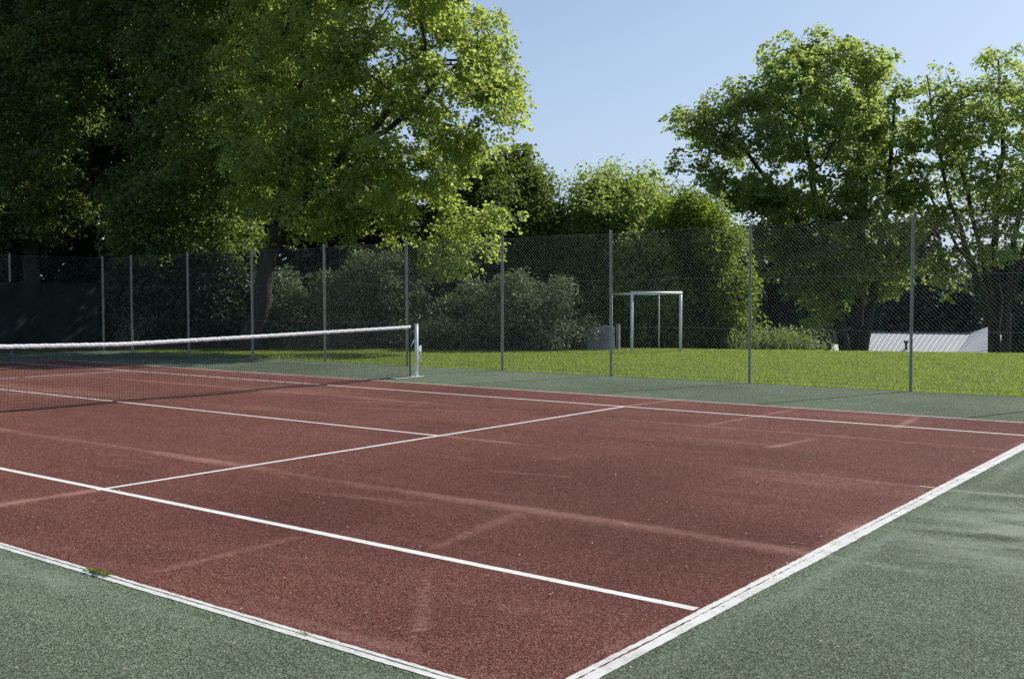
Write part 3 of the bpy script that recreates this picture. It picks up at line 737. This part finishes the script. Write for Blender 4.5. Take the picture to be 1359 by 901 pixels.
st = [[B0(243, 37.0, .22)]+S((241, 380, 37, .20), (240, 300, 36.8, .18), (232, 130, 36.5, .12), (240, -60, 36, .06)),
      [B0(296, 37.5, .26)]+S((294, 400, 37.4, .24), (290, 320, 37, .2), (280, 180, 36.5, .13), (300, 20, 36, .06))]
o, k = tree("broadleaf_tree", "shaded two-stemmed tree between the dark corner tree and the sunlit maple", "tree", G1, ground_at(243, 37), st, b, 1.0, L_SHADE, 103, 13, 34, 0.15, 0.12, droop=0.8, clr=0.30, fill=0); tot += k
# dark backing trees; the first three rise unseen above frame to shade the left
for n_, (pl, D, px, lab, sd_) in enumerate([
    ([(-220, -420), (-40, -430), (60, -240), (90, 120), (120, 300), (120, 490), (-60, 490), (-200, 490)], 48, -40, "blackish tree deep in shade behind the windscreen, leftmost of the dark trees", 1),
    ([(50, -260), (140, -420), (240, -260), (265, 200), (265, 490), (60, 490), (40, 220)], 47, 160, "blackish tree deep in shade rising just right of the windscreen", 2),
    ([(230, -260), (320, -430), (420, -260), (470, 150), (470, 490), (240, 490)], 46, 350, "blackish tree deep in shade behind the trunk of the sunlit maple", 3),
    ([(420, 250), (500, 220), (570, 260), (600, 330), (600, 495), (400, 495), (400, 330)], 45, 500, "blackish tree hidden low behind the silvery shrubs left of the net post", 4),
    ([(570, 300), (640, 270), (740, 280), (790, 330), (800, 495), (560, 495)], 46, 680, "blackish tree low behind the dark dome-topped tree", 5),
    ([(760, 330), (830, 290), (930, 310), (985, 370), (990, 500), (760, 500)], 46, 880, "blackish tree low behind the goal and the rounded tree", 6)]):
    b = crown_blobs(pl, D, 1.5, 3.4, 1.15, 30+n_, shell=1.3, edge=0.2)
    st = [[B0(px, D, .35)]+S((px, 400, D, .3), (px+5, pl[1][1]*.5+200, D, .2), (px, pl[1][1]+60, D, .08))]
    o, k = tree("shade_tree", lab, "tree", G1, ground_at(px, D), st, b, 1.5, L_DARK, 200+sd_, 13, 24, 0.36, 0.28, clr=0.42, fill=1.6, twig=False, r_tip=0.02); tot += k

# 3 mid dark tree right of the maple
poly = [(560, 300), (590, 225), (640, 195), (690, 188), (725, 215), (745, 250), (758, 300), (765, 390), (760, 490), (540, 490), (520, 400)]
b = crown_blobs(poly, 39.5, 0.85, 2.8, 1.05, 14, edge=0.35)
st = [[B0(680, 40, .26)]+S((678, 380, 40, .22), (675, 280, 40, .15), (685, 210, 40, .05))]
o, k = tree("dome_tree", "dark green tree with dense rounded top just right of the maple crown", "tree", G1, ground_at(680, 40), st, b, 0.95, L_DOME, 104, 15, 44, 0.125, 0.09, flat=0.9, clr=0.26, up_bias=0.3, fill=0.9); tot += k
poly = [(610, 235), (640, 195), (668, 182), (700, 190), (738, 225), (700, 235), (660, 240), (640, 265), (605, 262)]
# 4 rounded tree behind the goal
poly = [(745, 300), (752, 262), (775, 238), (820, 222), (855, 228), (885, 252), (905, 280), (935, 330), (960, 400), (955, 490), (725, 490), (730, 370)]
b = crown_blobs(poly, 38.5, 0.8, 2.8, 1.05, 15, edge=0.35)
st = [[B0(830, 39, .26)]+S((828, 380, 39, .22), (825, 300, 39, .15), (825, 240, 39, .05))]
o, k = tree("dome_tree", "rounded dense tree rising behind the small goal, dark inside with sunlit top", "tree", G1, ground_at(830, 39), st, b, 0.9, L_RIGHT, 105, 14, 44, 0.135, 0.08, flat=1.1, clr=0.24, up_bias=0.1, fill=0.9); tot += k
# 5 yellow-green tree right of it, reaching down to the lawn
poly = [(872, 300), (885, 262), (915, 246), (945, 262), (975, 285), (985, 330), (998, 380), (1003, 430), (1000, 485), (925, 485), (930, 380), (915, 330), (880, 320)]
b = crown_blobs(poly, 37.0, 0.65, 1.9, 1.0, 16, edge=0.35)
st = [[B0(955, 37.3, .16)]+S((955, 390, 37.3, .13), (945, 310, 37.3, .08), (925, 265, 37.3, .03))]
o, k = tree("bushy_tree", "yellow-green bushy tree lit by the sun between goal and big right tree", "tree", G1, ground_at(955, 37.3), st, b, 0.7, L_YELLOW, 106, 14, 38, 0.12, 0.085, flat=0.9, clr=0.22, up_bias=0.4, fill=0.9); tot += k

# 7 big tree right of centre
poly = [(878, 175), (895, 140), (935, 132), (950, 95), (985, 78), (1010, 55), (1055, 40), (1120, 46.2), (1180, 70), (1205, 110), (1215, 180), (1228, 250), (1222, 330), (1200, 390), (1165, 410), (1120, 425), (1070, 440), (1045, 400), (1010, 350), (965, 315), (945, 262), (915, 235), (910, 200)]
b = crown_blobs(poly, 45.7, 0.95, 3.4, 1.38, 17, shell=1.6, edge=0.25)
st = [[B0(1134, 46.3, .38)]+S((1138, 400, 46.2, 0.277), (1142, 320, 46.2, 0.198), (1150, 200, 46.2, 0.132), (1150, 80, 46.2, 0.046)),
      [B0(1128, 45.6, .30)]+S((1112, 390, 45.4, 0.211), (1090, 300, 45.3, 0.158), (1070, 190, 45.3, 0.106), (1060, 80, 45.3, 0.040)),
      [B0(1140, 45.6, .24)]+S((1158, 390, 45.6, 0.172), (1175, 290, 45.6, 0.132), (1185, 190, 45.6, 0.086), (1190, 110, 45.6, 0.033)),
      S((1100, 350, 45.3, 0.172), (1050, 280, 45.3, 0.119), (990, 200, 45.3, 0.079), (930, 160, 45.3, 0.040))]
o, k = tree("broadleaf_tree", "broad many-stemmed tree left of the house roof, tallest on the right side", "tree", G1, ground_at(1136, 46.3), st, b, 0.95, L_RIGHT, 107, 14, 34, 0.175, 0.14, clr=0.27, fill=0, droop=0.5, r_tip=0.016); tot += k
# 8 tree at the right edge
poly = [(1195, 110), (1225, 78), (1262, 90), (1290, 72), (1330, 58), (1380, 62), (1450, 90), (1480, 200), (1470, 330), (1400, 380), (1390, 300), (1360, 300), (1335, 430), (1300, 420), (1290, 330), (1275, 400), (1235, 400), (1200, 240)]
b = crown_blobs(poly, 45.5, 0.9, 3.6, 1.62, 18, shell=2.0, edge=0.3)
st = [[B0(1322, 46.2, .36)]+S((1322, 400, 46.2, 0.223), (1318, 320, 46.2, 0.155), (1330, 200, 46.2, 0.105), (1325, 80, 46.2, 0.037)),
      S((1316, 420, 45.8, 0.186), (1290, 350, 45.6, 0.124), (1262, 270, 45.5, 0.087), (1240, 170, 45.5, 0.062), (1230, 100, 45.5, 0.025)),
      S((1318, 400, 45.8, 0.149), (1296, 310, 45.3, 0.099), (1270, 200, 45.3, 0.068), (1275, 110, 45.3, 0.025)),
      [B0(1330, 45.7, .28)]+S((1338, 400, 45.5, 0.161), (1345, 320, 45.5, 0.124), (1368, 200, 45.5, 0.087), (1385, 100, 45.5, 0.031)),
      S((1340, 390, 45.6, 0.124), (1368, 300, 45.3, 0.087), (1400, 200, 45.3, 0.062), (1420, 120, 45.3, 0.025)),
      S((1300, 380, 45.8, 0.093), (1262, 310, 45.9, 0.062), (1222, 240, 46.2, 0.037))]
o, k = tree("broadleaf_tree", "airy many-stemmed tree at the right edge with sky showing between its limbs", "tree", G1, ground_at(1322, 46.2), st, b, 1.1, L_RIGHT, 108, 11, 32, 0.17, 0.135, clr=0.27, fill=0, droop=0.5, r_tip=0.016); tot += k
# low lit growth round its stems
polyb = [(1180, 350), (1210, 300), (1240, 290), (1262, 330), (1300, 380), (1250, 400), (1200, 395)]

# 10 far dark trees beyond the crest
for n_, (pl, D, px, lab) in enumerate([
    ([(965, 350), (985, 315), (1040, 305), (1085, 330), (1075, 372), (1100, 420), (1095, 500), (985, 500), (975, 440)], 62, 1040, "haze-tinted blue-green tree beyond the lawn crest left of the big trunk"),
    ([(1150, 400), (1165, 340), (1195, 300), (1225, 282), (1262, 310), (1280, 350), (1305, 400), (1305, 490), (1140, 490)], 74, 1215, "haze-tinted blue-green tree behind the middle of the house roof"),
    ([(1280, 370), (1310, 330), (1350, 320), (1395, 340), (1440, 400), (1440, 490), (1280, 490)], 80, 1345, "haze-tinted blue-green tree behind the right end of the house roof"),
    ([(1060, 380), (1085, 330), (1120, 310), (1160, 330), (1190, 380), (1190, 490), (1040, 490)], 84, 1120, "haze-tinted blue-green tree glimpsed behind the big many-stemmed tree"),
    ([(1335, 430), (1345, 395), (1375, 380), (1410, 400), (1420, 470), (1340, 474)], 49, 1375, "dark bush at the right edge beside the airy tree's trunks")]):
    R_ = (1.5 if D > 50 else 0.8)
    b = crown_blobs(pl, D, R_, 3.0 if D > 50 else 1.2, 1.15, 60+n_)
    st = [[B0(px, D, .3)]+S((px, 430, D, .22), (px, 380, D, .08))]
    o, k = tree("distant_tree" if D > 50 else "dark_bush", lab, "tree" if D > 50 else "bush", "dark growth beyond the crest", ground_at(px, D), st, b, R_, L_BLUE, 300+n_, 14, 30, 0.42 if D > 50 else .2, 0.32 if D > 50 else .15, clr=0.45 if D > 50 else .25, fill=1.0, twig=False, r_tip=0.02, flat=.9, up_bias=.3); tot += k

# 6 silvery shrubs along the lawn edge, and dark undergrowth left
SH = [([(345, 475), (345, 420), (360, 375), (385, 350), (405, 372), (430, 362), (455, 405), (465, 475)], 34.5, 400, "silvery green shrub right of the maple trunk behind the fence"),
      ([(430, 475), (432, 385), (450, 350), (480, 325), (500, 345), (520, 328), (545, 350), (562, 395), (585, 475)], 35.0, 500, "tall silvery shrub beneath the maple's branches, seen just above the net left of its post"),
      ([(545, 475), (555, 420), (575, 395), (600, 402), (625, 380), (655, 400), (680, 430), (688, 475)], 33.8, 605, "silvery green shrub directly right of the net post"),
      ([(640, 475), (648, 405), (662, 375), (690, 362), (715, 385), (745, 378), (766, 395), (775, 430), (785, 475)], 33.2, 705, "spreading silvery shrub left of the small goal")]
for n_, (pl, D, px, lab) in enumerate(SH):
    b = crown_blobs(pl, D, 0.42, 1.3, 1.55, 80+n_, edge=0.0)
    st = [[B0(px, D, .07)]+S((px, 430, D, .05), (px-8, 400, D, .02)), [B0(px+6, D, .06)]+S((px+25, 430, D, .04), (px+40, 405, D, .02))]
    o, k = tree("silvery_shrub", lab, "shrub", "silvery shrubs along the lawn edge", ground_at(px, D), st, b, 0.50, L_SILVER, 400+n_, 13, 34, 0.14, 0.045, clr=0.27, fill=0, r_tip=0.006, flat=.45, up_bias=.2, droop=.8, sinkz=.1); tot += k
DS = [([(-140, 462), (-120, 380), (-60, 350), (0, 360), (40, 400), (50, 462)], 42, -40, "dark undergrowth bush behind the windscreen"),
      ([(120, 462), (125, 385), (170, 350), (220, 360), (250, 400), (250, 475)], 36.0, 185, "dark undergrowth bush just right of the windscreen's edge"),
      ([(235, 462), (245, 370), (290, 345), (340, 365), (355, 420), (360, 475)], 35.2, 290, "dark undergrowth bush left of the maple trunk")]
for n_, (pl, D, px, lab) in enumerate(DS):
    b = crown_blobs(pl, D, 0.6, 1.1, 1.1, 90+n_, edge=0.1)
    st = [[B0(px, D, .07)]+S((px, 420, D, .05), (px, 390, D, .02))]
    o, k = tree("dark_bush", lab, "bush", "dark undergrowth left of the maple", ground_at(px, D), st, b, 0.8, L_DARK, 450+n_, 13, 30, 0.17, 0.12, clr=0.27, fill=0.9, twig=False, r_tip=0.01, flat=.9, up_bias=.2, sinkz=.1); tot += k

# 11 tall pale weeds on the crest
def weeds(name, N, cx, D, spread, hmin, hmax, label):
    c = ground_at(cx, D); Vs = []
    t = rng.normal(0, 1, N)*spread; d = rng.normal(0, 0.7, N)
    x = c[0]+R2[0]*t+Fv[0]*d; y = c[1]+R2[1]*t+Fv[1]*d; z = gz(x, y); h = rng.uniform(hmin, hmax, N)
    P0 = np.stack([x, y, z], -1); a = rng.uniform(0, 6.28, N)
    lean = rng.normal(0, .16, (N, 2))*h[:, None]
    s = np.stack([np.cos(a), np.sin(a), 0*a], -1)*0.012
    tip = P0+np.stack([lean[:, 0], lean[:, 1], h], -1)
    V1 = np.stack([P0-s, P0+s, tip], 1).reshape(-1, 3)
    nl = 9; k = rng.uniform(0.3, 1.0, (N, nl)); lc = (P0[:, None]*(1-k[..., None])+tip[:, None]*k[..., None]).reshape(-1, 3)+rng.normal(0, .03, (N*nl, 3))
    Vl, Ql = leaves(lc, 0.13, 0.045, 0.2, rng, 0.2)
    me = mesh_np(name, np.vstack([V1, Vl]), [np.arange(3*N).reshape(-1, 3), Ql+3*N])
    tag(link(name, me, L_WEED), label, "weeds", kind='stuff')
weeds("tall_weeds", 520, 1035, 34.6, 0.62, 0.35, 1.0, "pale tall weeds and grasses on the crest behind the lawn, left of the big trunk")
print("LEAVES", tot)
